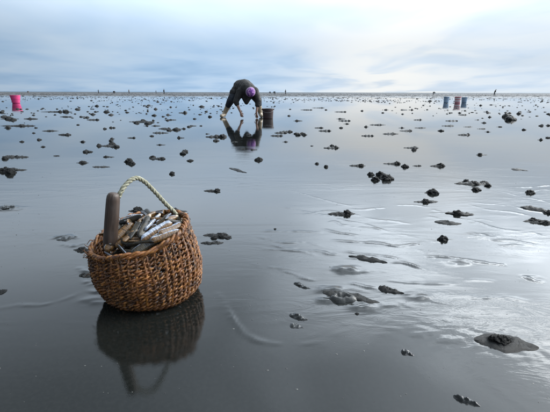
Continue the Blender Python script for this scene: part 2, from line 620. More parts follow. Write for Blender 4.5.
def build_basket():
    root = empty('woven_basket', (BC0.x, BC0.y, 0.0))
    tag(root, 'brown woven fibre basket with rope handle, heaped with razor clams', 'basket')
    inv = Vector((-BC0.x, -BC0.y, 0))
    rng = random.Random(5)

    def shift(pts): return [p + inv for p in pts]
    # upright stakes, leaning a little so the columns run at a slant
    for k in range(STAKES):
        th0 = 2 * math.pi * (k + rng.uniform(-.18, .18)) / STAKES
        pts = []
        for i in range(17):
            v = i / 16 * 1.02
            row = v * ROWS
            pts.append(b_pt(th0 + 0.16 * v + 0.03 * math.sin(6 * v + k * 1.7), v, 0.0012 * math.sin(row * math.pi + (k % 2) * math.pi) + 0.0012 + rng.uniform(-.0012, .0012)))
        rad = [0.0046 * rng.uniform(0.8, 1.15) for _ in pts]
        MB().tube(shift(pts), rad, 6).build('stake', M['weave'], root)
    # twined rows: two strands that cross between the stakes
    for j in range(ROWS + 1):
        v = 0.02 + 0.955 * j / ROWS
        for s in (0, 1):
            pts, rad = [], []
            n = STAKES * 6
            ph = s * math.pi + (j % 2) * math.pi / 2 * 2
            sd_ = rng.uniform(0, 50)
            for i in range(n):
                th = 2 * math.pi * i / n
                a = STAKES / 2 * (th - 0.16 * v) + ph
                jit = noise.noise(Vector((math.cos(th) * 6, math.sin(th) * 6, sd_)))
                jit2 = noise.noise(Vector((math.cos(th) * 21, math.sin(th) * 21, sd_ + 5)))
                pts.append(b_pt(th, v + 0.030 * jit, 0.0050 * math.cos(a) + 0.0028 * jit2, 0.0034 * math.sin(a) + 0.0022 * jit2))
                rad.append(0.0033 * (1 + 0.45 * noise.noise(Vector((th * 9, sd_, 1)))))
            MB().tube(shift(pts), rad, 6, closed=True).build('weaver', M['weave'], root)
    # rolled border
    for s in range(3):
        pts = []
        n = 300
        for i in range(n):
            th = 2 * math.pi * i / n
            a = 17 * th + 2.2 * math.sin(3 * th) + s * 2 * math.pi / 3
            jit = noise.noise(Vector((math.cos(th) * 5, math.sin(th) * 5, 11 + s)))
            pts.append(b_pt(th, 1.015, 0.0055 * math.cos(a) + 0.007 * jit, 0.0050 * math.sin(a) + 0.007 * jit))
        MB().tube(shift(pts), 0.0052, 6, closed=True).build('rim_strand', M['weave'], root)
    # loose fibre ends along the rim and the wall
    for k in range(70):
        th = rng.uniform(0, 2 * math.pi)
        v = rng.choice([1.0, 1.02, rng.uniform(0.2, 0.95)])
        p = b_pt(th, v, 0.006)
        o_ = Vector((math.cos(th), math.sin(th), 0))
        t_ = Vector((-math.sin(th), math.cos(th), 0)) * rng.choice([-1, 1])
        L = rng.uniform(0.012, 0.03)
        pts = [p, p + t_ * L * .5 + o_ * L * .25 + Vector((0, 0, L * rng.uniform(-.2, .4))), p + t_ * L * .9 + o_ * L * rng.uniform(.2, .7) + Vector((0, 0, L * rng.uniform(-.4, .6)))]
        MB().tube(shift(catmull(pts, 3)), [0.0018 * (1 - .09 * i) for i in range(7)], 4).build('fibre_end', M['weave'], root)
    # floor of the basket: coiled strand
    pts = []
    for i in range(420):
        a = i * 0.14
        r = 0.006 + 0.115 * i / 420
        pts.append(Vector((r * math.cos(a), r * math.sin(a), 0.009 + 0.001 * math.sin(i))))
    MB().tube(pts, 0.0068, 6).build('coiled_base', M['weave'], root)
    # rope handle
    path = [at_y(118.5, 197, 1.212), at_y(121.5, 191, 1.220), at_y(125.4, 185.2, 1.233), at_y(131.5, 179.8, 1.252), at_y(138, 178.2, 1.275), at_y(146, 183, 1.302), at_y(154.5, 191.5, 1.328),
            at_y(166, 204, 1.355), at_y(175, 213, 1.376), at_y(180.5, 222, 1.378), at_y(183, 232, 1.376)]
    cur = catmull(path, 9)
    hr = MB()
    for s in range(3):
        pts = []
        acc = 0
        for i, p in enumerate(cur):
            q = cur[min(i + 1, len(cur) - 1)] - cur[max(i - 1, 0)]
            t = q.normalized()
            nn = (Vector((0, 1, 0)) - t * t.y).normalized()
            bb = t.cross(nn)
            if i: acc += (p - cur[i - 1]).length
            a = acc / 0.046 * 2 * math.pi + s * 2 * math.pi / 3
            pts.append(p + inv + (nn * math.cos(a) + bb * math.sin(a)) * 0.0036)
        hr.tube(pts, [0.0042 + 0.0004 * math.sin(i * 1.3 + s) for i in range(len(pts))], 7)
    rope = hr.build('rope_handle', M['rope'], root)
    # lashing where the rope ties round the rim
    kp = cur[-8]
    lash = MB()
    for q in range(3):
        ring = []
        for i in range(14):
            a = 2 * math.pi * i / 14
            ring.append(kp + inv + Vector((0.013 * math.cos(a), 0.011 * math.sin(a), -0.008 * q + 0.004 * math.cos(a))))
        lash.tube(ring, 0.004, 6, closed=True)
    lash.build('rope_lashing', M['rope'], root)
    # thick wooden grip sleeve slid down one end of the rope
    g0, g1 = at_y(109.8, 250, 1.200), at_y(113.6, 192.6, 1.206)
    ax = (g1 - g0)
    L = ax.length
    prof = [(0.0, 0.0), (0.013, 0.0), (0.0205, 0.006), (0.0215, 0.03), (0.0215, L * 0.5), (0.0208, L * 0.8), (0.0204, L - 0.022), (0.0190, L - 0.010), (0.0150, L - 0.003), (0.008, L), (0.0, L)]
    gr = MB().lathe(prof, 28, lambda an, z: 1 + 0.035 * math.sin(2 * an + z * 9) + 0.02 * math.sin(5 * an - z * 14)).build('grip', M['grip'], root)
    gr.location = g0 + inv
    gr.rotation_euler = ax.to_track_quat('Z', 'Y').to_euler()
    return root


build_basket()

# ------------------------------------------------------------------ razor clams
def valve_mesh(side, L, Wd, H, bend, seed):
    mb = MB()
    nu, nw = 18, 10
    for i in range(nu + 1):
        u = -1 + 2 * i / nu
        wp = (1 - abs(u) ** 8) ** 0.5 if abs(u) < 1 else 0.0
        wp = max(wp, 0.02)
        for j in range(nw + 1):
            w = -1 + 2 * j / nw
            h = H * max(0.0, (1 - abs(w) ** 2.4)) ** 0.62 * (0.35 + 0.65 * wp) * (wp ** 0.5)
            x = u * L / 2
            y = w * Wd / 2 * wp * (1 + 0.07 * u) + bend * (u * u - 0.5)
            z = side * (h + 0.0007) + 0.0005 * noise.noise(Vector((u * 6, w * 3, seed)))
            mb.v.append((x, y, z))
    for i in range(nu):
        for j in range(nw):
            a = i * (nw + 1) + j
            q = (a, a + nw + 1, a + nw + 2, a + 1)
            uv = [(ii / nu, jj / nw) for ii, jj in ((i, j), (i + 1, j), (i + 1, j + 1), (i, j + 1))]
            if side < 0:
                q = q[::-1]; uv = uv[::-1]
            mb.face(q, uv)
    return mb.mesh('valve', M['shell'])


VALVES = []
for k in range(6):
    r_ = random.Random(k)
    L, Wd, H, be = 0.104 * r_.uniform(.9, 1.1), 0.0245 * r_.uniform(.9, 1.1), 0.0062, 0.003 * r_.uniform(-1, 1)
    VALVES.append((valve_mesh(1, L, Wd, H, be, k), valve_mesh(-1, L, Wd, H, be, k + 20), L))
sm = MB()
sm.tube([(-0.006, 0, 0), (0.004, 0.0005, 0.0005), (0.011, 0.001, -0.0005), (0.014, 0.001, -0.001)], [0.0055, 0.0058, 0.0045, 0.0018], 8)
SIPHON = sm.mesh('siphon', M['siphon'])


def clam(p, axis_dir, roll, k, label, scale=1.0, group='razor clams heaped in the basket', siphon=False):
    up_, lo_, L = VALVES[k % len(VALVES)]
    e = empty('razor_clam', p)
    q = axis_dir.to_track_quat('X', 'Z')
    e.rotation_euler = (q @ Euler((roll, 0, 0)).to_quaternion()).to_euler()
    e.scale = (scale,) * 3
    tag(e, label, 'clam', group)
    link('valve', up_, e)
    link('valve', lo_, e)
    if siphon: link('siphon', SIPHON, e, loc=(L / 2 - 0.004, 0, 0))
    return e


def heap_z(x, y):
    dxx, dyy = (x - BC1.x) / 0.15, (y - BC1.y) / 0.15
    th = math.atan2(dyy, dxx)
    r2 = min(1.0, dxx * dxx + dyy * dyy)
    return 0.198 + 0.030 * dxx + 0.026 * dyy + 0.058 * (1 - r2) - 0.014


def on_heap(px, py, lift=0.0):
    d = ray(px, py)
    t = 0.9
    p = Vector((0, 0, CAM_H)) + d * t
    while t < 1.9:
        p = Vector((0, 0, CAM_H)) + d * t
        if p.z <= heap_z(p.x, p.y) + lift: break
        t += 0.002
    return p


Z0 = (70, 165); ZS = 3.43
HERO = [   # zoomed photo end points, lift, roll (deg), size, label
    ((134, 288), (204, 206), .012, 60, 1.15, 'long olive-brown razor clam with silver edge lying right against the wooden grip'),
    ((232, 262), (278, 166), .020, 35, 1.05, 'brown razor clam pointing up at the middle of the basket heap'),
    ((248, 256), (345, 200), .022, 70, 1.05, 'brown and pinkish white razor clam across the upper right of the heap'),
    ((222, 300), (306, 246), .012, 50, 1.08, 'dark razor clam with a white edge at the front right of the heap'),
    ((258, 222), (302, 176), .016, 115, 0.9, 'blue-white razor clam standing out behind the heap\'s middle'),
    ((276, 226), (322, 186), .012, 130, 0.9, 'second pale blue-white razor clam at the back right of the heap'),
    ((176, 196), (240, 178), .014, 60, 0.8, 'tan razor clam at the very back of the heap beside the grip'),
    ((200, 256), (240, 196), .010, 20, 0.85, 'dark grey razor clam in the middle of the heap just right of the olive one'),
    ((124, 300), (158, 322), .004, 120, 0.62, 'pale blue razor clam end sticking out at the front left rim'),
    ((158, 270), (196, 312), .006, 110, 0.7, 'silver grey razor clam pointing at the front rim below the grip'),
    ((300, 198), (362, 178), .012, 30, 0.9, 'dark razor clam at the back right beside the rope end'),
    ((312, 232), (376, 206), .016, 40, 0.9, 'dark grey razor clam below the rope knot at the right rim'),
    ((290, 256), (366, 232), .012, 55, 0.95, 'grey-brown razor clam lying along the right front rim'),
    ((168, 274), (214, 236), .006, 80, 0.8, 'short brown razor clam with pale patch left of the heap\'s centre'),
    ((196, 222), (228, 300), .006, 20, 0.85, 'dark razor clam slanting down the middle of the heap'),
    ((236, 196), (290, 168), .010, 90, 0.85, 'brown razor clam peeking over the back rim of the basket'),
    ((186, 296), (240, 304), .004, 75, 0.72, 'olive razor clam flat along the front rim'),
    ((330, 188), (372, 196), .010, 10, 0.7, 'small black razor clam tucked behind the rope'),
]
for i, (a, b, lift, roll, sc, lab) in enumerate(HERO):
    pa = on_heap(Z0[0] + a[0] / ZS, Z0[1] + a[1] / ZS, lift)
    pb = on_heap(Z0[0] + b[0] / ZS, Z0[1] + b[1] / ZS, lift)
    d = (pb - pa)
    d = d.normalized()
    d.z = max(-0.45, min(0.45, d.z)); d.normalize()
    clam((pa + pb) / 2 + Vector((0, 0, 0.0)), d, R(roll), i, lab, sc, siphon=(i % 3 == 1))
rc = random.Random(21)


def inside(p, d, half, lim):
    for sg in (-half, half):
        q = p + d * sg
        c = BC0.lerp(BC1, min(1, max(0, q.z / 0.2)))
        if math.hypot(q.x - c.x, q.y - c.y) > lim: return False
    return True


for layer, want, lab in (('top', 34, 'smaller razor clam jumbled between the larger ones on top of the heap'),
                         ('low', 34, 'razor clam half hidden in the lower layers of the basket heap')):
    cnt = tries = 0
    while cnt < want and tries < 4000:
        tries += 1
        a = rc.uniform(0, 2 * math.pi); r = 0.125 * math.sqrt(rc.random())
        x, y = BC1.x + r * math.cos(a), BC1.y + r * math.sin(a)
        sc = rc.uniform(.55, .8) if layer == 'top' else rc.uniform(.8, .95)
        z = heap_z(x, y) + (rc.uniform(-.006, .012) if layer == 'top' else -rc.choice([0.012, 0.02, 0.032, 0.05, 0.08]))
        an = rc.uniform(0, 2 * math.pi) if layer == 'top' else rc.gauss(0.7, 0.8)
        d = Vector((math.cos(an), math.sin(an), rc.uniform(-.35, .45))).normalized()
        p = Vector((x, y, z))
        if z < 0.03 or not inside(p, d, .052 * sc, 0.134 if layer == 'top' else 0.122): continue
        clam(p, d, rc.uniform(-1.4, 1.6), cnt + 3, lab, sc)
        cnt += 1

# ------------------------------------------------------------------ mud clods and sand ridges
def clod_mesh(seed, sub, knobs):
    r_ = random.Random(seed)
    bm = bmesh.new()
    for k in range(knobs):
        if k == 0: c, s = Vector((0, 0, 0.04)), 0.60
        else:
            a = r_.uniform(0, 6.28); d = r_.uniform(.06, .50)
            c, s = Vector((d * math.cos(a), d * math.sin(a) * .8, r_.uniform(.5, .85) * (.62 - d))), r_.uniform(.12, .26)
        res = bmesh.ops.create_icosphere(bm, subdivisions=sub if k == 0 else max(1, sub - 1), radius=1.0)
        for v in res['verts']:
            n_ = v.co.normalized()
            q = n_ * 1.6 + Vector((seed * 3.1, k * 7.7, 0))
            f = 1 + 0.50 * noise.noise(q) + 0.20 * noise.noise(q * 2.7) + (0.12 * noise.noise(q * 6.5) if sub > 3 else 0)
            cone = (1.06 - 0.36 * max(0, n_.z)) if k == 0 else 1
            v.co = c + Vector((n_.x * f * cone, n_.y * f * cone, n_.z * f * 1.02)) * s
            v.co.z = max(v.co.z, -0.06)
    me = bpy.data.meshes.new('clod')
    bm.to_mesh(me); bm.free()
    me.polygons.foreach_set('use_smooth', [True] * len(me.polygons))
    me.materials.append(M['clod'])
    return me


def ridge_mesh(seed, taper=0.6, nu=30, nw=10):
    """low tapering ridge, length 1 along x (thick end at x=0), width 1, height 1"""
    mb = MB()
    for i in range(nu + 1):
        u = i / nu
        prof = (math.sin(math.pi * u ** taper)) ** 0.75
        mid = 0.25 * noise.noise(Vector((u * 2.2, seed * 5.0, 0)))
        for j in range(nw + 1):
            w = -1 + 2 * j / nw
            wid = 0.5 * prof * (1 + 0.35 * noise.noise(Vector((u * 4.5, seed * 2.7 + w, 3))))
            h = prof ** 0.8 * max(0, 1 - w * w) ** 0.9 * (0.8 + 0.55 * noise.noise(Vector((u * 7, w * 1.4, seed * 1.9))) + 0.3 * noise.noise(Vector((u * 19, w * 4.0, seed))))
            mb.v.append((u, w * wid + mid, h - 0.02))
    for i in range(nu):
        for j in range(nw):
            a = i * (nw + 1) + j
            mb.face((a, a + nw + 1, a + nw + 2, a + 1))
    return mb.mesh('ridge', M['tail'])


CLOD_N = [clod_mesh(k, 4, 6) for k in range(6)]
CLOD_M = [clod_mesh(k + 40, 3, 4) for k in range(8)]
CLOD_F = [clod_mesh(k + 80, 2, 2) for k in range(8)]
RIDGE = [ridge_mesh(k + 1, random.Random(k).uniform(.5, .9)) for k in range(8)]
rm = random.Random(99)


def mound(px, py, w, tl=0, tr=0, label=None, extra=(), rz=0.0, hs=1.0, group=None, th=1.0):
    """clod w photo-pixels wide at (px, py) with sand tails reaching tl / tr pixels to the left / right"""
    p = at(px, py)
    s = px_size(p)
    near = p.y < 4.5
    p.z = ground_z(p.x, p.y)
    root = empty('mud_mound', p)
    tag(root, label or 'small dark mud clump on the mirror-wet flat', 'mud mound', group or 'mud mounds on the flat')
    lib = CLOD_N if near else CLOD_M
    if w > 0:
        W_ = w * s * 0.80
        link('clod', rm.choice(lib), root, loc=(0, 0, 0), rot=(0, 0, rm.uniform(0, 6.28)), scale=(W_, W_ * rm.uniform(.85, 1.1), W_ * rm.uniform(.48, .82) * hs))
        for ex, ey, ew in extra:
            q = at(px + ex, py + ey) - p
            link('clod', rm.choice(lib), root, loc=(q.x, q.y, 0), rot=(0, 0, rm.uniform(0, 6.28)), scale=(ew * s, ew * s, ew * s * rm.uniform(.6, .9) * hs))
    for sgn, tlen in ((-1, tl), (1, tr)):
        if tlen > 0:
            L = tlen * s
            wd = max(0.03, min(0.11, L * 0.45)) * rm.uniform(.9, 1.3)
            ht = max(0.008, min(0.026, L * 0.12)) * th
            link('ridge', rm.choice(RIDGE), root, loc=(-sgn * 0.12 * L, 0, 0.0), rot=(0, 0, (math.pi if sgn < 0 else 0) + rz + rm.uniform(-.10, .10)),
                 scale=(L * 1.1, wd, ht))
    return root


def ridge(px0, py0, px1, py1, wid, hgt, label, group='sand ridges on the flat', glossy=False):
    a, b = at(px0, py0), at(px1, py1)
    m_ = (a + b) / 2
    m_.z = ground_z(m_.x, m_.y)
    d = b - a
    o = link('sand_ridge', rm.choice(RIDGE), None, loc=a + Vector((0, 0, ground_z(a.x, a.y))), rot=(0, 0, math.atan2(d.y, d.x)), scale=(d.length, wid, hgt))
    if glossy:
        o.data = o.data.copy()
        o.data.materials[0] = M['flat']
    tag(o, label, 'sand ridge', group)
    return o


# near things, one by one
def big_teardrop():
    p = at(499, 344)
    s = px_size(p)
    root = tag(empty('mud_mound', p), 'large teardrop mud mound with a clod on top at the lower right', 'mud mound', 'mud mounds on the flat')
    link('ridge', RIDGE[2], root, loc=(-0.062, 0.018, 0), rot=(0, 0, -0.22), scale=(0.165, 0.090, 0.016))
    for q, (x, y, w) in enumerate([(0.0, 0.006, .027), (0.014, 0.003, .023), (-0.014, 0.008, .019), (0.006, -0.006, .018), (0.024, 0.006, .015)]):
        link('clod', CLOD_N[q], root, loc=(x, y, 0.011), rot=(0, 0, q * 1.3), scale=(w, w, w * .7))
    return root


big_teardrop()


def crater():
    p = at(342, 299)
    root = tag(empty('crater_mound', p), 'low pale sand mound with a dark crater hole right of the basket', 'mud mound', 'mud mounds on the flat')
    p.z = ground_z(p.x, p.y)
    mb = MB()
    n, rings = 40, [(0.95, -.004), (0.8, .004), (0.6, .013), (0.46, .014), (0.34, .004), (0.15, -.001), (0.0, -.001)]
    for q, (r, z) in enumerate(rings):
        for k in range(n):
            a = 2 * math.pi * k / n
            f = 1 + 0.30 * noise.noise(Vector((math.cos(a) * 1.3, math.sin(a) * 1.3, 4))) + 0.12 * noise.noise(Vector((math.cos(a) * 4, math.sin(a) * 4, q)))
            mb.v.append((r * f * 0.052 * math.cos(a), r * f * 0.036 * math.sin(a), z * (1 + .5 * noise.noise(Vector((a * 2, q, 1))))))
    for q in range(len(rings) - 1):
        for k in range(n):
            k2 = (k + 1) % n
            mb.face((q * n + k, q * n + k2, (q + 1) * n + k2, (q + 1) * n + k))
    mb.build('crater_ring', M['wetsand'], root)
    link('ridge', RIDGE[4], root, loc=(0.02, 0.022, 0), rot=(0, 0, -.45), scale=(0.11, 0.05, 0.012))
    link('ridge', RIDGE[1], root, loc=(-0.06, 0.045, 0), rot=(0, 0, -.15), scale=(0.13, 0.035, 0.010))
    return root


crater()
mound(357, 314, 4, 0, 0, 'tiny dark clod beside the crater mound', th=.5)
ridge(348, 256, 388, 263, 0.035, 0.013, 'slim dark sand ridge at the middle of the bright reflection')
ridge(378, 288, 405, 294, 0.030, 0.014, 'short thick dark sand ridge right of the crater mound')
ridge(294, 283, 311, 289, 0.028, 0.009, 'small dark sand ridge left above the crater mound', glossy=True)
ridge(289, 315, 308, 320, 0.028, 0.010, 'upper of two small sand ridges below the crater mound', glossy=True)
ridge(290, 325, 304, 328, 0.026, 0.007, 'lower of two small sand ridges below the crater mound', glossy=True)
ridge(453, 396, 481, 407, 0.020, 0.010, 'pale narrow sand ridge at the bottom edge right of centre', glossy=True)
ridge(401, 351, 414, 356, 0.022, 0.010, 'small sand lump left of the teardrop mound', glossy=True)
ridge(434, 222, 462, 224, 0.05, 0.012, 'low dark sand ridge above the lone round clod')
ridge(511, 169, 529, 171, 0.07, 0.012, 'flat dark sand streak at right beyond the clod with ridges')
ridge(520, 207, 548, 211, 0.06, 0.016, 'long dark sand ridge touching the right edge')
ridge(229, 168, 247, 173, 0.05, 0.012, 'thin slanting sand ridge below the digging person')
ridge(0, 209, 16, 207, 0.09, 0.012, 'low grey sand ridge at the left edge', glossy=True)
ridge(56, 240, 78, 237, 0.07, 0.010, 'faint sand ripple left of the basket', glossy=True)
mound(82, 250, 10, 9, 4, 'dark mud clod beside the left rim of the basket')
mound(84, 275, 6, 5, 16, 'dark mud clod with rippled tail by the left wall of the basket')
mound(222, 236, 12, 20, 10, 'ragged mud clod with wavy tails just right of the basket', ((-8, 2, 6), (6, 2, 5)), hs=.7)
mound(212, 243, 5, 12, 12, 'flat mud lump in front of the ragged clod right of the basket', hs=.6)
mound(138, 211, 10, 10, 12, 'dark mud clod behind the basket left of the rope', hs=.9)
mound(174, 211, 11, 12, 14, 'dark mud clod behind the basket right of the rope', hs=.9)
mound(217, 191, 8, 14, 3, 'lone mud clod with left tail above the basket handle')
mound(275, 229, 2.5, 0, 0, 'tiny mud speck in the open water right of the basket')
mound(2, 292, 3, 4, 4, 'tiny dark lump at the left edge beside the basket')
mound(13, 170, 7, 16, 14, 'big clod group with long sand tails at the left edge', ((-8, 1, 9), (-3, 3, 8)))
mound(17, 157, 4, 16, 13, 'flat sand tail mound at the left edge above the big clod group', ((-12, 2, 5),))
mound(129, 162, 9, 3, 3, 'round mud clod above the basket handle', ((3, 2, 5),))
mound(83, 163, 7, 7, 6, 'mud clod with short tails left above the basket')
mound(101, 167, 0, 9, 10, 'curved thin sand ridge left above the basket')
mound(106, 157, 4, 0, 9, 'small clod with right tail above the curved ridge')
mound(162, 159, 7, 14, 2, 'mud clod with faint left trail above the basket', ((-9, -1, 5),))
mound(185, 152, 6, 0, 0, 'pair of touching mud clods left below the digging person', ((-2, 2, 5),))
mound(190, 161, 6, 0, 0, 'single mud clod below the pair of touching clods')
mound(172, 174, 6, 0, 0, 'small mud clod right above the basket handle')
mound(259, 160, 7, 4, 4, 'round mud clod straight below the digging person')
mound(347, 214, 11, 20, 9, 'large mud clod with wide tails at the picture centre right')
mound(375, 180, 9, 0, 0, 'cluster of three dark clods right of centre', ((12, -1, 11), (5, -5, 8), (-4, -5, 6)))
mound(361, 166, 7, 12, 5, 'mud clod with left tail above the cluster of three')
mound(397, 164, 7, 14, 2, 'mud clod with long left tail right above the cluster of three', ((8, 3, 5),))
mound(441, 166, 7, 12, 5, 'mud clod with left tail beyond the stacked pair of clods')
mound(326, 167, 5, 0, 0, 'small round clod left of the clod with left tail')
mound(317, 164, 5, 3, 0, 'second small round clod left of the clod with left tail')
mound(336, 148, 6, 13, 4, 'mud clod with left tail right below the digging person', ((-4, -2, 4),))
mound(415, 148, 6, 12, 4, 'mud clod with left tail in the right middle distance', ((-1, 2, 4),))
mound(480, 155, 5, 4, 8, 'small clod with right tail below the big double clod')
mound(432, 193, 10, 8, 8, 'pointed mud clod with tails on both sides, upper of the stacked pair')
mound(426, 202, 9, 13, 13, 'mud clod with long tails, lower of the stacked pair')
mound(457, 214, 10, 12, 16, 'mud clod with slanting tails right of the stacked pair', rz=-.12)
mound(443, 240, 10, 0, 6, 'lone round clod in the bright reflection')
mound(474, 184, 10, 20, 17, 'wide ragged clod mound with long tails at right', ((2, 6, 7), (-8, -2, 6), (10, -1, 6), (14, 2, 5)), hs=.8)
mound(530, 193, 9, 5, 6, 'upright mud clod near the right edge')
mound(539, 222, 12, 16, 14, 'big dark clod mound at the right edge below the long ridge', ((-6, -1, 7), (7, 1, 8)), hs=.8)
mound(548, 213, 8, 6, 4, 'dark clod at the right edge between long ridge and big mound')
mound(508, 117, 8, 3, 5, 'big double clod in the right distance', ((3, 3, 7), (-2, 0, 6)))
mound(66, 112, 6, 26, 7, 'long flat mound with a clod at the left distance', ((-6, 0, 3),))
mound(22, 126, 7, 22, 14, 'clod on a long sand ridge at the left', ((-14, 2, 4),))
mound(9, 119, 8, 9, 10, 'flat ridge with clods at the left edge below the pink tub', ((-5, -2, 5), (4, 1, 5)), hs=.8)
mound(30, 119, 4, 7, 9, 'short flat ridge right below the pink tub')
mound(108, 146, 5, 10, 10, 'row of joined clods in the left middle distance', ((-9, 0, 4), (4, -1, 6), (8, 1, 5), (3, -5, 4)))
mound(90, 152, 5, 0, 0, 'two neighbouring round clods left of the row of joined clods', ((-3.5, 0, 5),))
mound(220, 137, 6, 15, 2, 'clod cluster with left tail below the pale boot', ((3, 0, 6), (-4, 0, 5), (-4, 4, 4)))
mound(140, 122, 4, 12, 16, 'long low mound with clods left of the digging person', ((-3, 1, 4), (3, -1, 4)))
mound(304, 135, 5, 6, 4, 'clod cluster right below the brown bucket', ((-6, 0, 5), (-2, -1, 4)))
# smaller clods traced one by one; nothing but their spot tells them apart
SMALL = [(39, 140, 5), (43, 147, 4), (22, 142, 4), (68, 135, 6), (83, 142, 4.5), (36, 128, 3), (53, 131, 3), (78, 125, 3), (97, 120, 4), (70, 117, 3), (81, 117, 3), (64, 117, 2.5),
         (105, 129, 4), (111, 128, 4), (114, 128, 3), (112, 139, 4), (57, 156, 2.5), (147, 126, 3), (155, 126, 4), (152, 123, 3), (163, 133, 3), (169, 129, 4), (184, 129, 3.5), (179, 138, 4.5),
         (191, 126, 3), (201, 126, 3), (171, 120, 3), (134, 138, 4), (131, 163, 5), (210, 117, 4), (244, 149, 3), (281, 136, 4), (286, 142, 4), (321, 128, 4), (329, 131, 4), (341, 128, 4), (347, 124, 3),
         (366, 127, 4), (380, 125, 4), (372, 136, 4), (402, 128, 3.5), (410, 131, 4), (421, 128, 3), (484, 123, 4), (484, 129, 3), (500, 127, 4), (488, 132, 4), (524, 130, 4), (548, 138, 4),
         (541, 140, 4), (420, 120, 3), (456, 121, 3.5), (465, 115, 3), (491, 105, 3), (487, 112, 3), (520, 112, 3), (530, 112, 3), (452, 126, 3), (470, 127, 2.5), (478, 120, 2.5), (405, 167, 4), (419, 166, 4),
         (326, 110, 3), (345, 112, 3), (322, 108, 3), (311, 110, 3), (362, 111, 3), (383, 113, 3), (386, 110, 3), (402, 110, 3), (412, 110, 3), (289, 116, 3.5), (297, 121, 4), (340, 119, 4), (349, 121, 3),
         (290, 132, 5), (296, 134, 5), (312, 146, 3), (285, 133, 4), (207, 134, 3), (235, 142, 2.5), (252, 150, 3), (160, 145, 3), (185, 113, 5), (393, 134, 5), (441, 131, 6), (468, 135, 4)]
for x, y, w in SMALL:
    tl = rm.choice([0, 0, 4, 7, 11]); tr = rm.choice([0, 0, 3, 6])
    mound(x, y, w * 0.95, tl, tr, 'small dark mud clump among many on the middle flat', group='small mud clumps on the middle flat')

# more of the same kind towards the tide line: the larger ones singly, the rest as one mass
def far_clumps():
    r_ = random.Random(314)
    spots = []
    tries = 0
    while len(spots) < 11000 and tries < 60000:
        tries += 1
        y = 6.0 + (r_.random() ** 0.75) * 150
        x = r_.uniform(-0.95, 0.95) * y
        # clumps gather in drifts
        g_ = noise.noise(Vector((x * 0.16, y * 0.10, 8.0)))
        if r_.random() > 0.42 + 1.3 * g_: continue
        if y < 30 and r_.random() < 0.4 - 0.012 * (y - 6): continue
        if -1.6 < x < 0.9 and 7.5 < y < 13.5: continue
        if x * x + (y - 1) ** 2 < 30: continue
        sz = 0.046 * r_.lognormvariate(0, 0.45)
        spots.append((x, y, min(sz, 0.2)))
    inview = [s for s in spots if abs(s[0] / s[1]) < 0.70]
    inview.sort(key=lambda s: -s[2] / s[1])
    singles = set(inview[:190])
    for s in singles:
        o = link('mud_clump', r_.choice(CLOD_F if s[1] > 12 else CLOD_M), None, loc=(s[0], s[1], -0.004), rot=(0, 0, r_.uniform(0, 6.28)), scale=(s[2] * r_.uniform(1, 1.6), s[2], s[2] * r_.uniform(.6, .9)))
        tag(o, 'small dark mud clump scattered on the far wet flat', 'mud clump', 'far mud clumps')
    protos = []
    for me in [clod_mesh(k + 200, 1, 1) for k in range(5)]:
        protos.append(([v.co.copy() for v in me.vertices], [tuple(p.vertices) for p in me.polygons]))
    V, F = [], []
    for s in spots:
        if s in singles: continue
        pv, pf = r_.choice(protos)
        b0 = len(V)
        a = r_.uniform(0, 6.28); ca, sa = math.cos(a), math.sin(a)
        ex = r_.uniform(1, 2.4)
        hz = s[2] * r_.uniform(.5, .9)
        for c in pv:
            V.append((s[0] + (c.x * ca - c.y * sa) * s[2] * ex, s[1] + (c.x * sa + c.y * ca) * s[2], c.z * hz))
        F.extend(tuple(b0 + i for i in f) for f in pf)
    # low hummocks of bared sand towards the tide line
    V2, F2 = [], []
    for q in range(7000):
        y = 45 + 190 * r_.random() ** 0.8
        x = r_.uniform(-1.0, 1.0) * y
        if r_.random() > min(1.0, (y - 40) / 45) * (0.75 + 0.9 * noise.noise(Vector((x * .02, y * .05, 3)))): continue
        pv, pf = r_.choice(protos)
        b0 = len(V2)
        w_ = r_.uniform(.25, .9); d_ = r_.uniform(.12, .3); hz = r_.uniform(.03, .075)
        for c in pv: V2.append((x + c.x * w_, y + c.y * d_, c.z * hz))
        F2.extend(tuple(b0 + i for i in f) for f in pf)
    me = bpy.data.meshes.new('sand_hummocks')
    me.from_pydata(V2, [], F2)
    me.polygons.foreach_set('use_smooth', [True] * len(F2))
    me.materials.append(M['hummock'])
    tag(link('sand_hummocks', me), 'band of low grey sand hummocks just below the horizon', 'sand hummocks', kind='stuff')
    me = bpy.data.meshes.new('mud_clumps')
    me.from_pydata(V, [], F)
    me.polygons.foreach_set('use_smooth', [True] * len(F))
    me.materials.append(M['clod'])
    tag(link('mud_clumps', me), 'dense scatter of tiny dark mud clumps towards the horizon', 'mud clumps', kind='stuff')


far_clumps()

def shell_grit():
    r_ = random.Random(77)
    mb = MB()
    for q in range(420):
        y = 0.75 + 2.6 * r_.random() ** 1.4
        x = r_.uniform(-0.8, 0.8) * (y + 0.3)
        if math.hypot(x - BC0.x, y - BC0.y) < 0.2: continue
        z = ground_z(x, y) + 0.0002
        sz = 0.0010 * r_.lognormvariate(0, 0.5)
        a = r_.uniform(0, 6.28)
        b0 = len(mb.v)
        for k in range(5):
            t = a + k * 1.2566
            rr = sz * r_.uniform(.6, 1.3)
            mb.v.append((x + rr * math.cos(t) * 1.4, y + rr * math.sin(t), z))
        mb.v.append((x, y, z + sz * r_.uniform(.5, 1.0)))
        for k in range(5): mb.face((b0 + k, b0 + (k + 1) % 5, b0 + 5))
    m = mat_plain('shell_grit', (0.13, 0.13, 0.12), 0.5, 0.8, 25.0, col2=(0.012, 0.013, 0.013))
    tag(mb.build('shell_grit', m), 'tiny shell and sand grains strewn over the near mud', 'grit', kind='stuff')


shell_grit()

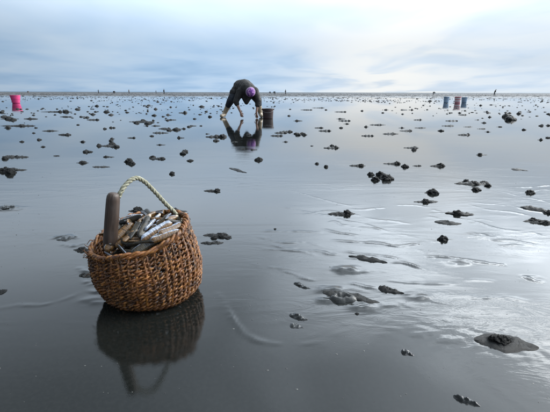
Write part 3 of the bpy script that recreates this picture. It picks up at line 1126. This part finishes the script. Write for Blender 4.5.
# ------------------------------------------------------------------ people
def blob(name, chains, mat, parent, voxel=0.012, smooth=6, spheres=()):
    """one continuous skin over tapered limbs: tubes fused by voxel remeshing"""
    bm = bmesh.new()

    def ball(p, r):
        res = bmesh.ops.create_icosphere(bm, subdivisions=2, radius=1)
        for v in res['verts']:
            rr = r if hasattr(r, '__len__') else (r, r, r)
            v.co = Vector(p) + Vector((v.co.x * rr[0], v.co.y * rr[1], v.co.z * rr[2]))
    for ch in chains:
        pts = [Vector(c[:3]) for c in ch]; rad = [c[3] for c in ch]
        for i in range(len(pts) - 1):
            n = max(2, int((pts[i + 1] - pts[i]).length / (0.5 * max(0.006, min(rad[i], rad[i + 1])))))
            for k in range(n + 1):
                t = k / n
                ball(pts[i].lerp(pts[i + 1], t), rad[i] + (rad[i + 1] - rad[i]) * t)
    for p, r in spheres: ball(p, r)
    me = bpy.data.meshes.new(name)
    bm.to_mesh(me); bm.free()
    o = link(name, me, None)
    md = o.modifiers.new('fuse', 'REMESH'); md.mode = 'VOXEL'; md.voxel_size = voxel; md.use_smooth_shade = True
    sm_ = o.modifiers.new('smooth', 'SMOOTH'); sm_.iterations = smooth; sm_.factor = 0.5
    dg = bpy.context.evaluated_depsgraph_get()
    ev = o.evaluated_get(dg)
    nm = bpy.data.meshes.new_from_object(ev)
    o.modifiers.clear()
    o.data = nm
    bpy.data.meshes.remove(me)
    nm.name = name
    nm.polygons.foreach_set('use_smooth', [True] * len(nm.polygons))
    nm.materials.clear(); nm.materials.append(mat)
    o.parent = parent
    return o


M['skin'] = mat_plain('skin', (0.30, 0.17, 0.12), 0.5, 0.2)
M['jacket'] = mat_plain('dark_jacket', (0.026, 0.024, 0.023), 0.8, 0.4, 9.0, 0.012, 22.0)
M['trousers'] = mat_plain('dark_trousers', (0.012, 0.018, 0.030), 0.7, 0.3, 12.0, 0.008, 30.0)
M['boot'] = mat_plain('cream_rubber_boot', (0.42, 0.34, 0.24), 0.4, 0.35, 14.0)
M['hair'] = mat_plain('dark_hair', (0.015, 0.011, 0.010), 0.5)


def mat_cap():
    m, n, b = material('purple_floral_cap')
    co = n.n('ShaderNodeTexCoord').outputs['Object']
    vo = n.n('ShaderNodeTexVoronoi'); n.put(vo.inputs['Vector'], co); vo.inputs['Scale'].default_value = 16
    f = n.ramp(vo.outputs['Distance'], 0.25, 0.5)
    c = n.mix(f, (0.36, 0.17, 0.40), (0.12, 0.03, 0.21))
    n.put(b.inputs['Base Color'], n.mix(n.ramp(n.noise(co, 30, 2), .55, .65), c, (0.5, 0.32, 0.5)))
    b.inputs['Roughness'].default_value = 0.85
    set_bump(n, b, n.noise(co, 120, 3), 1.0, 0.006)
    return m


def finger_chains(w, d, side, spread=0.02, r=0.0085):
    """palm and five curled fingers from wrist w along d (unit), side = unit vector across the palm"""
    out_ = [[(*w, 0.026), (*(w + d * 0.05), 0.028), (*(w + d * 0.085), 0.026)]]
    up_ = d.cross(side)
    for k, L in enumerate((0.062, 0.074, 0.078, 0.068)):
        o_ = side * (k - 1.5) * spread * 1.05
        b_ = w + d * 0.08 + o_ * 0.9
        m_ = b_ + d * L * .55 + up_ * 0.008 + o_ * .15
        e_ = m_ + d * L * .4 - up_ * 0.020
        out_.append([(*b_, r * 1.15), (*m_, r), (*e_, r * .75)])
    tb = w + d * 0.03 + side * 0.026
    out_.append([(*tb, r * 1.3), (*(tb + side * .028 + d * .028), r * 1.1), (*(tb + side * .032 + d * .06), r * .85)])
    return out_


def digging_person():
    f = at(243, 117.6)
    root_loc = Vector((f.x, f.y + 0.15, 0))
    V3 = Vector
    hipL, hipR = V3((-.13, .06, .76)), V3((.13, .06, .76))
    knL, knR = V3((-.33, -.08, .43)), V3((.40, -.10, .45))
    anL, anR = V3((-.52, .06, .09)), V3((.46, .04, .09))
    toL, toR = V3((-.58, -.12, .035)), V3((.50, -.15, .035))
    pel, mid, chest = V3((-.02, .08, .79)), V3((.06, -.10, .80)), V3((.14, -.30, .72))
    neck, head = V3((.19, -.44, .655)), V3((.235, -.56, .645))
    shL, shR = V3((-.05, -.33, .66)), V3((.33, -.33, .68))
    elL, elR = V3((-.16, -.38, .42)), V3((.42, -.38, .43))
    wrL, wrR = V3((-.045, -.46, .17)), V3((.375, -.47, .155))
    dnL = (V3((.02, -.48, 0)) - wrL).normalized(); dnR = (V3((.39, -.47, -.06)) - wrR).normalized()
    hz = V3((0.25, -0.9, -0.28)).normalized()        # crown direction of the bowed head
    fz = V3((0.1, -0.25, -0.96)); fz = (fz - hz * fz.dot(hz)).normalized()   # face looks down at the mud
    sz = hz.cross(fz)
    body = [[(*pel, .13), (*mid, .14), (*chest, .14), (*neck, .06), (*head, .07)],
            [(*hipL, .09), (*knL, .06), (*anL, .04), (*toL, .035)], [(*hipR, .09), (*knR, .06), (*anR, .04), (*toR, .035)],
            [(*chest, .1), (*shL, .06), (*elL, .045), (*wrL, .028)], [(*chest, .1), (*shR, .06), (*elR, .045), (*wrR, .028)]]
    body += finger_chains(wrL, dnL, V3((1, 0, 0.1)).normalized()) + finger_chains(wrR, dnR, V3((-1, 0, 0.1)).normalized())
    skull = [(head, .098), (head + fz * .028 - hz * .04, .075), (head + fz * .05 - hz * .085, .042),            # cranium, cheeks, chin
             (head + fz * .112 - hz * .035, .016), (head + fz * .10 - hz * .015, .014),                          # nose
             (head + sz * .095 - hz * .03, .022), (head - sz * .095 - hz * .03, .022),                           # ears
             (head + fz * .088 + sz * .02 - hz * .075, .012), (head + fz * .088 - sz * .02 - hz * .075, .012)]   # lips
    b = blob('person', body, M['skin'], None, 0.0075, 3, skull)
    b.location = root_loc
    tag(b, 'person in dark jacket and purple cap bending down to dig by a brown bucket', 'person')
    # eyes
    for s_ in (-1, 1):
        e = MB().lathe([(0, -.011), (.007, -.008), (.011, 0), (.007, .008), (0, .011)], 10).build('eye', M['hair'], b)
        e.location = head + fz * .083 + sz * .034 * s_ + hz * 0.0
    blob('jacket', [[(*(pel + V3((-.06, .03, -.01))), .20), (*(mid + V3((-.01, 0, -.03))), .22), (*chest, .205), (*(neck + V3((0, .02, 0))), .11)],
                    [(*chest, .16), (*shL, .105), (*elL, .078), (*(elL.lerp(wrL, .25)), .066)], [(*chest, .16), (*shR, .11), (*elR, .090), (*(elR.lerp(wrR, .35)), .074)],
                    [(*(pel + V3((-.10, .02, -.04))), .16), (*(hipL.lerp(knL, .45) + V3((-.01, 0, .02))), .135)],
                    [(*(pel + V3((.06, .02, -.04))), .16), (*(hipR.lerp(knR, .35)), .13)],
                    [(*chest, .17), (*(chest + V3((.0, .02, -.12))), .165), (*(chest + V3((-.03, .0, -.20))), .125), (*(chest + V3((-.03, -.03, -.33))), .055)]],
         M['jacket'], b, 0.014, 5)
    blob('trousers', [[(*pel, .15), (*hipL, .14), (*knL, .105), (*(knL.lerp(anL, .35)), .085)], [(*pel, .15), (*hipR, .14), (*knR, .108), (*(knR.lerp(anR, .3)), .086)]], M['trousers'], b, 0.014, 4)
    for an, kn, to in ((anL, knL, toL), (anR, knR, toR)):
        blob('rubber_boot', [[(*(kn.lerp(an, .28)), .078), (*(kn.lerp(an, .7)), .068), (*an, .062), (*(an.lerp(to, .5) - V3((0, 0, .015))), .050), (*(to + V3((0, 0, .008))), .046)],
                             [(*an, .054), (*(an + V3((0, .03, -.035))), .05)]], M['boot'], b, 0.012, 3)
    blob('hair', [], M['hair'], b, 0.01, 2, [(head - fz * .045 - hz * .03, .085), (head - fz * .05 - hz * .07, .07)])
    cap = blob('cap', [], mat_cap(), b, 0.01, 2, [(head + hz * .02, .110), (head + hz * .05, .094), (head + hz * .0 - fz * .02, .112)])
    # pale knitted band of the cap
    ring = []
    for i in range(28):
        a = 2 * math.pi * i / 28
        ring.append(head + hz * -.012 + (sz * math.cos(a) + fz * math.sin(a)) * .109 - fz * .008)
    MB().tube(ring, 0.019, 8, closed=True).build('cap_band', mat_plain('cap_band', (0.42, 0.34, 0.46), .85), cap)
    return root_loc


digging_person()


# ------------------------------------------------------------------ buckets
def bucket(name, loc, r0, r1, h, mat, label, rim_mat=None, ribs=0, bands=(), bail=True, cat='bucket', group=None, rz=0.0, tilt=0.0, liner=None, lug=True):
    root = tag(empty(name, loc, rz), label, cat, group)
    if tilt: root.rotation_euler = (0, tilt, rz)
    t = 0.004
    wob = (lambda an, z: 1 + 0.012 * math.cos(ribs * an)) if ribs else None
    n = 10
    prof = [(0.0, 0.0)] + [(r0 + (r1 - r0) * i / n, h * i / n) for i in range(n + 1)] + [(r1 + (r0 - r1) * i / n - t, h - (h - 0.01) * i / n) for i in range(n + 1)] + [(0.0, 0.01)]
    MB().lathe(prof, 48, wob).build('body', mat, root)
    ring = [(r1 * 1.012 * math.cos(2 * math.pi * i / 40), r1 * 1.012 * math.sin(2 * math.pi * i / 40), h - 0.006) for i in range(40)]
    MB().tube(ring, 0.010, 8, closed=True).build('rim', rim_mat or mat, root)
    for z0, z1, bm_ in bands:
        ra, rb = r0 + (r1 - r0) * z0 / h + .0025, r0 + (r1 - r0) * z1 / h + .0025
        MB().lathe([(ra, z0), (rb, z1)], 40).build('band', bm_, root)
    if bail:
        arc = [(r1 * 1.03 * math.cos(a), 0.03 + 0.05 * math.sin(a), h - 0.02 + (-0.30 * h) * math.sin(a)) for a in [math.pi * i / 20 for i in range(21)]]
        arc = [(x, -(abs(r1) + 0.012) * math.sin(math.pi * i / 20) - 0.0, z) for i, (x, y, z) in enumerate(arc)]
        MB().tube(arc, 0.0035, 6).build('bail_handle', M['wire'], root)
        if lug:
            for s in (-1, 1):
                MB().lathe([(0, -.012), (.014, -.012), (.016, 0), (.014, .012), (0, .012)], 12).build('handle_lug', rim_mat or mat, root, loc=(s * r1 * 1.02, 0, h - .022))
    return root


M['wire'] = mat_plain('bail_wire', (0.25, 0.25, 0.25), 0.4)
M['maroon'] = mat_plain('maroon_plastic', (0.045, 0.020, 0.020), 0.5, 0.4, 8.0, 0.002, 30, (0.030, 0.018, 0.018))
M['pink'] = mat_plain('pink_plastic', (0.66, 0.06, 0.20), 0.45, 0.15, 5.0)
M['pinkdark'] = mat_plain('pink_plastic_rim', (0.55, 0.045, 0.17), 0.45, 0.15, 5.0)
M['blue'] = mat_plain('pale_blue_plastic', (0.30, 0.42, 0.56), 0.5, 0.2, 5.0)
M['bluegrey'] = mat_plain('blue_grey_plastic', (0.26, 0.36, 0.48), 0.5, 0.2, 5.0)
M['red'] = mat_plain('red_plastic', (0.60, 0.26, 0.29), 0.5, 0.15, 5.0)
M['white'] = mat_plain('white_print', (0.72, 0.70, 0.70), 0.5, 0.1)

p = at(267.9, 118.6)
bucket('bucket', (p.x, p.y, -0.006), 0.128, 0.142, 0.255, M['maroon'], 'dark maroon-brown bucket beside the bending person\'s hand', ribs=24)
p = at(16.2, 103.2)
bucket('tub', (p.x, p.y, -0.006), 0.19, 0.275, 0.46, M['pink'], 'bright pink tub standing alone at the far left', M['pinkdark'], cat='tub', bail=False, bands=((0.20, 0.25, M['pinkdark']),))
p = at(446, 102.6)
bucket('bucket', (p.x, p.y, -0.006), 0.155, 0.20, 0.40, M['blue'], 'leftmost of three far buckets, plain pale blue', cat='bucket', group='far buckets at the right', rz=.5, tilt=0.05)
p = at(457.3, 103.2)
bucket('bucket', (p.x, p.y, -0.006), 0.165, 0.205, 0.42, M['red'], 'red bucket with white bands in the right distance', bands=((0.12, 0.19, M['white']), (0.27, 0.33, M['white'])), group='far buckets at the right', rz=1.1)
p = at(464, 102.6)
bucket('bucket', (p.x, p.y, -0.006), 0.155, 0.195, 0.37, M['bluegrey'], 'blue-grey bucket right beside the red banded bucket', group='far buckets at the right', rz=2.2)

# ------------------------------------------------------------------ people on the horizon
FARMATS = {'dark': M['jacket'], 'navy': M['trousers'], 'tan': mat_plain('tan_coat', (0.20, 0.15, 0.11), .8), 'grey': mat_plain('grey_coat', (0.09, 0.10, 0.11), .8)}


def far_person(px, dist, pose, coat, label, flip=1):
    c = ray(px, 92)
    loc = Vector((c.x / c.y * dist, dist, 0))
    V3 = Vector
    if pose == 'stand':
        hip, chest, neck, head = V3((0, 0, .86)), V3((.02, 0, 1.25)), V3((.03, 0, 1.42)), V3((.04, 0, 1.57))
        feet = [V3((-.12, 0, .04)), V3((.13, 0, .04))]
        hands = [V3((-.25, -.05, .80)), V3((.27, -.06, .82))]
    elif pose == 'lean':
        hip, chest, neck, head = V3((-.10, 0, .88)), V3((.08, 0, 1.26)), V3((.16, 0, 1.42)), V3((.23, 0, 1.55))
        feet = [V3((-.30, 0, .04)), V3((.02, 0, .04))]
        hands = [V3((.28, -.05, .80)), V3((.32, .06, .82))]
    else:
        hip, chest, neck, head = V3((-.22, 0, .84)), V3((.16, 0, .84)), V3((.34, 0, .74)), V3((.46, 0, .64))
        feet = [V3((-.32, -.15, .04)), V3((-.02, .15, .04))]
        hands = [V3((.28, -.15, .12)), V3((.34, .12, .16))]
    knees = [hip.lerp(f, .5) + V3((.04, 0, 0)) for f in feet]
    sh = [chest + V3((-.02, -.17, .06)), chest + V3((.02, .17, .06))]
    el = [sh[i].lerp(hands[i], .5) + V3((-.04, 0, 0)) for i in (0, 1)]
    ch = [[(*hip, .13), (*chest, .15), (*neck, .06), (*head, .07)]]
    for i in (0, 1):
        ch.append([(*hip, .1), (*knees[i], .065), (*feet[i], .045), (*(feet[i] + V3((.13, 0, -.01))), .035)])
        ch.append([(*chest, .1), (*sh[i], .065), (*el[i], .05), (*hands[i], .035)])
    b = blob('person', ch, M['skin'], None, 0.03, 2, [(head, .105)])
    b.location = loc
    b.scale = (flip, 1, 1)
    tag(b, label, 'person', 'people far out on the flat')
    blob('coat', [[(*(hip + V3((0, 0, -.05))), .17), (*chest, .19), (*neck, .085)]] + [[(*chest, .14), (*sh[i], .085), (*el[i], .07), (*(el[i].lerp(hands[i], .7)), .055)] for i in (0, 1)], FARMATS[coat], b, 0.03, 2)
    blob('trousers', [[(*hip, .14), (*knees[i], .09), (*(feet[i] + V3((0, 0, .05))), .07)] for i in (0, 1)], M['trousers'], b, 0.03, 2)
    blob('hood', [], FARMATS[coat], b, 0.03, 1, [(head + V3((-.02, 0, .03)), .125)])


far_person(28, 230, 'bend', 'tan', 'tiny tan-coated figure on the horizon right of the pink tub')
far_person(98.5, 190, 'stand', 'grey', 'tiny upright grey figure on the horizon, leftmost of four left of the digger')
far_person(114, 165, 'bend', 'dark', 'tiny stooping dark figure on the horizon, second of four left of the digger')
far_person(129, 180, 'stand', 'tan', 'tiny tan-coated figure standing on the horizon, third of four left of the digger')
far_person(164, 150, 'stand', 'dark', 'tiny upright dark figure on the horizon nearest left of the digger')
far_person(156, 260, 'stand', 'grey', 'faintest grey figure on the horizon just left of the upright dark one')
far_person(270, 210, 'bend', 'navy', 'tiny stooping figure on the horizon just right of the digger', -1)
far_person(274.5, 165, 'bend', 'dark', 'tiny dark stooping figure, middle of three right of the digger', -1)
far_person(285.5, 160, 'stand', 'dark', 'tiny standing figure, rightmost of three right of the digger')
far_person(434, 150, 'bend', 'grey', 'tiny grey stooping figure left of the pale blue bucket')
far_person(495, 125, 'lean', 'dark', 'black leaning figure on the horizon at the far right')


# ------------------------------------------------------------------ single out the small clumps by what they lie next to
def project(p):
    q = CAM_M.inverted() @ Vector(p)
    return (PXW / 2 + q.x / -q.z * FPX, PXH / 2 - q.y / -q.z * FPX)


def single_out():
    marks = [('the digging person', 243, 108), ('the brown bucket', 268, 116), ('the pink tub', 16, 100), ('the pale blue far bucket', 446, 100), ('the red banded bucket', 457, 100),
             ('the big double clod', 508, 117), ('the row of joined clods', 108, 146), ('the cluster of three clods', 380, 177), ('the rope handle', 138, 178), ('the long flat mound', 66, 112),
             ('the round clod under the digger', 259, 160), ('the black leaning figure', 495, 92)]
    words = ['right of', 'upper right of', 'straight above', 'upper left of', 'left of', 'lower left of', 'straight below', 'lower right of']
    ranks = ['nearest', 'second nearest', 'third nearest', 'fourth nearest']
    objs = [(o, *project(o.location)) for o in bpy.data.objects if o.parent is None and o.get('category') in ('mud mound', 'mud clump')]
    objs = [t for t in objs if 0 <= t[1] <= PXW and 0 <= t[2] <= PXH]
    best = {}
    for name, mx, my in marks:
        sect = {}
        for o, x, y in objs:
            k = int(round(math.degrees(math.atan2(my - y, x - mx)) / 45.0)) % 8
            sect.setdefault(k, []).append((math.hypot(x - mx, y - my), o))
        for k, lst in sect.items():
            lst.sort(key=lambda t: t[0])
            for i, (d, o) in enumerate(lst[:4]):
                if d > 70: continue
                lab = 'small mud lump, %s to the %s' % (ranks[i], words[k] + ' ' + name) if words[k].startswith(('upper', 'lower', 'left', 'right')) else 'small dark mud lump, %s %s %s' % (ranks[i], words[k], name)
                score = i * 40 + d
                if o.name not in best or score < best[o.name][0]: best[o.name] = (score, lab)
    for o, x, y in objs:
        if o.name in best and o.get('group') in ('small mud clumps on the middle flat', 'far mud clumps'):
            o['label'] = best[o.name][1]


single_out()
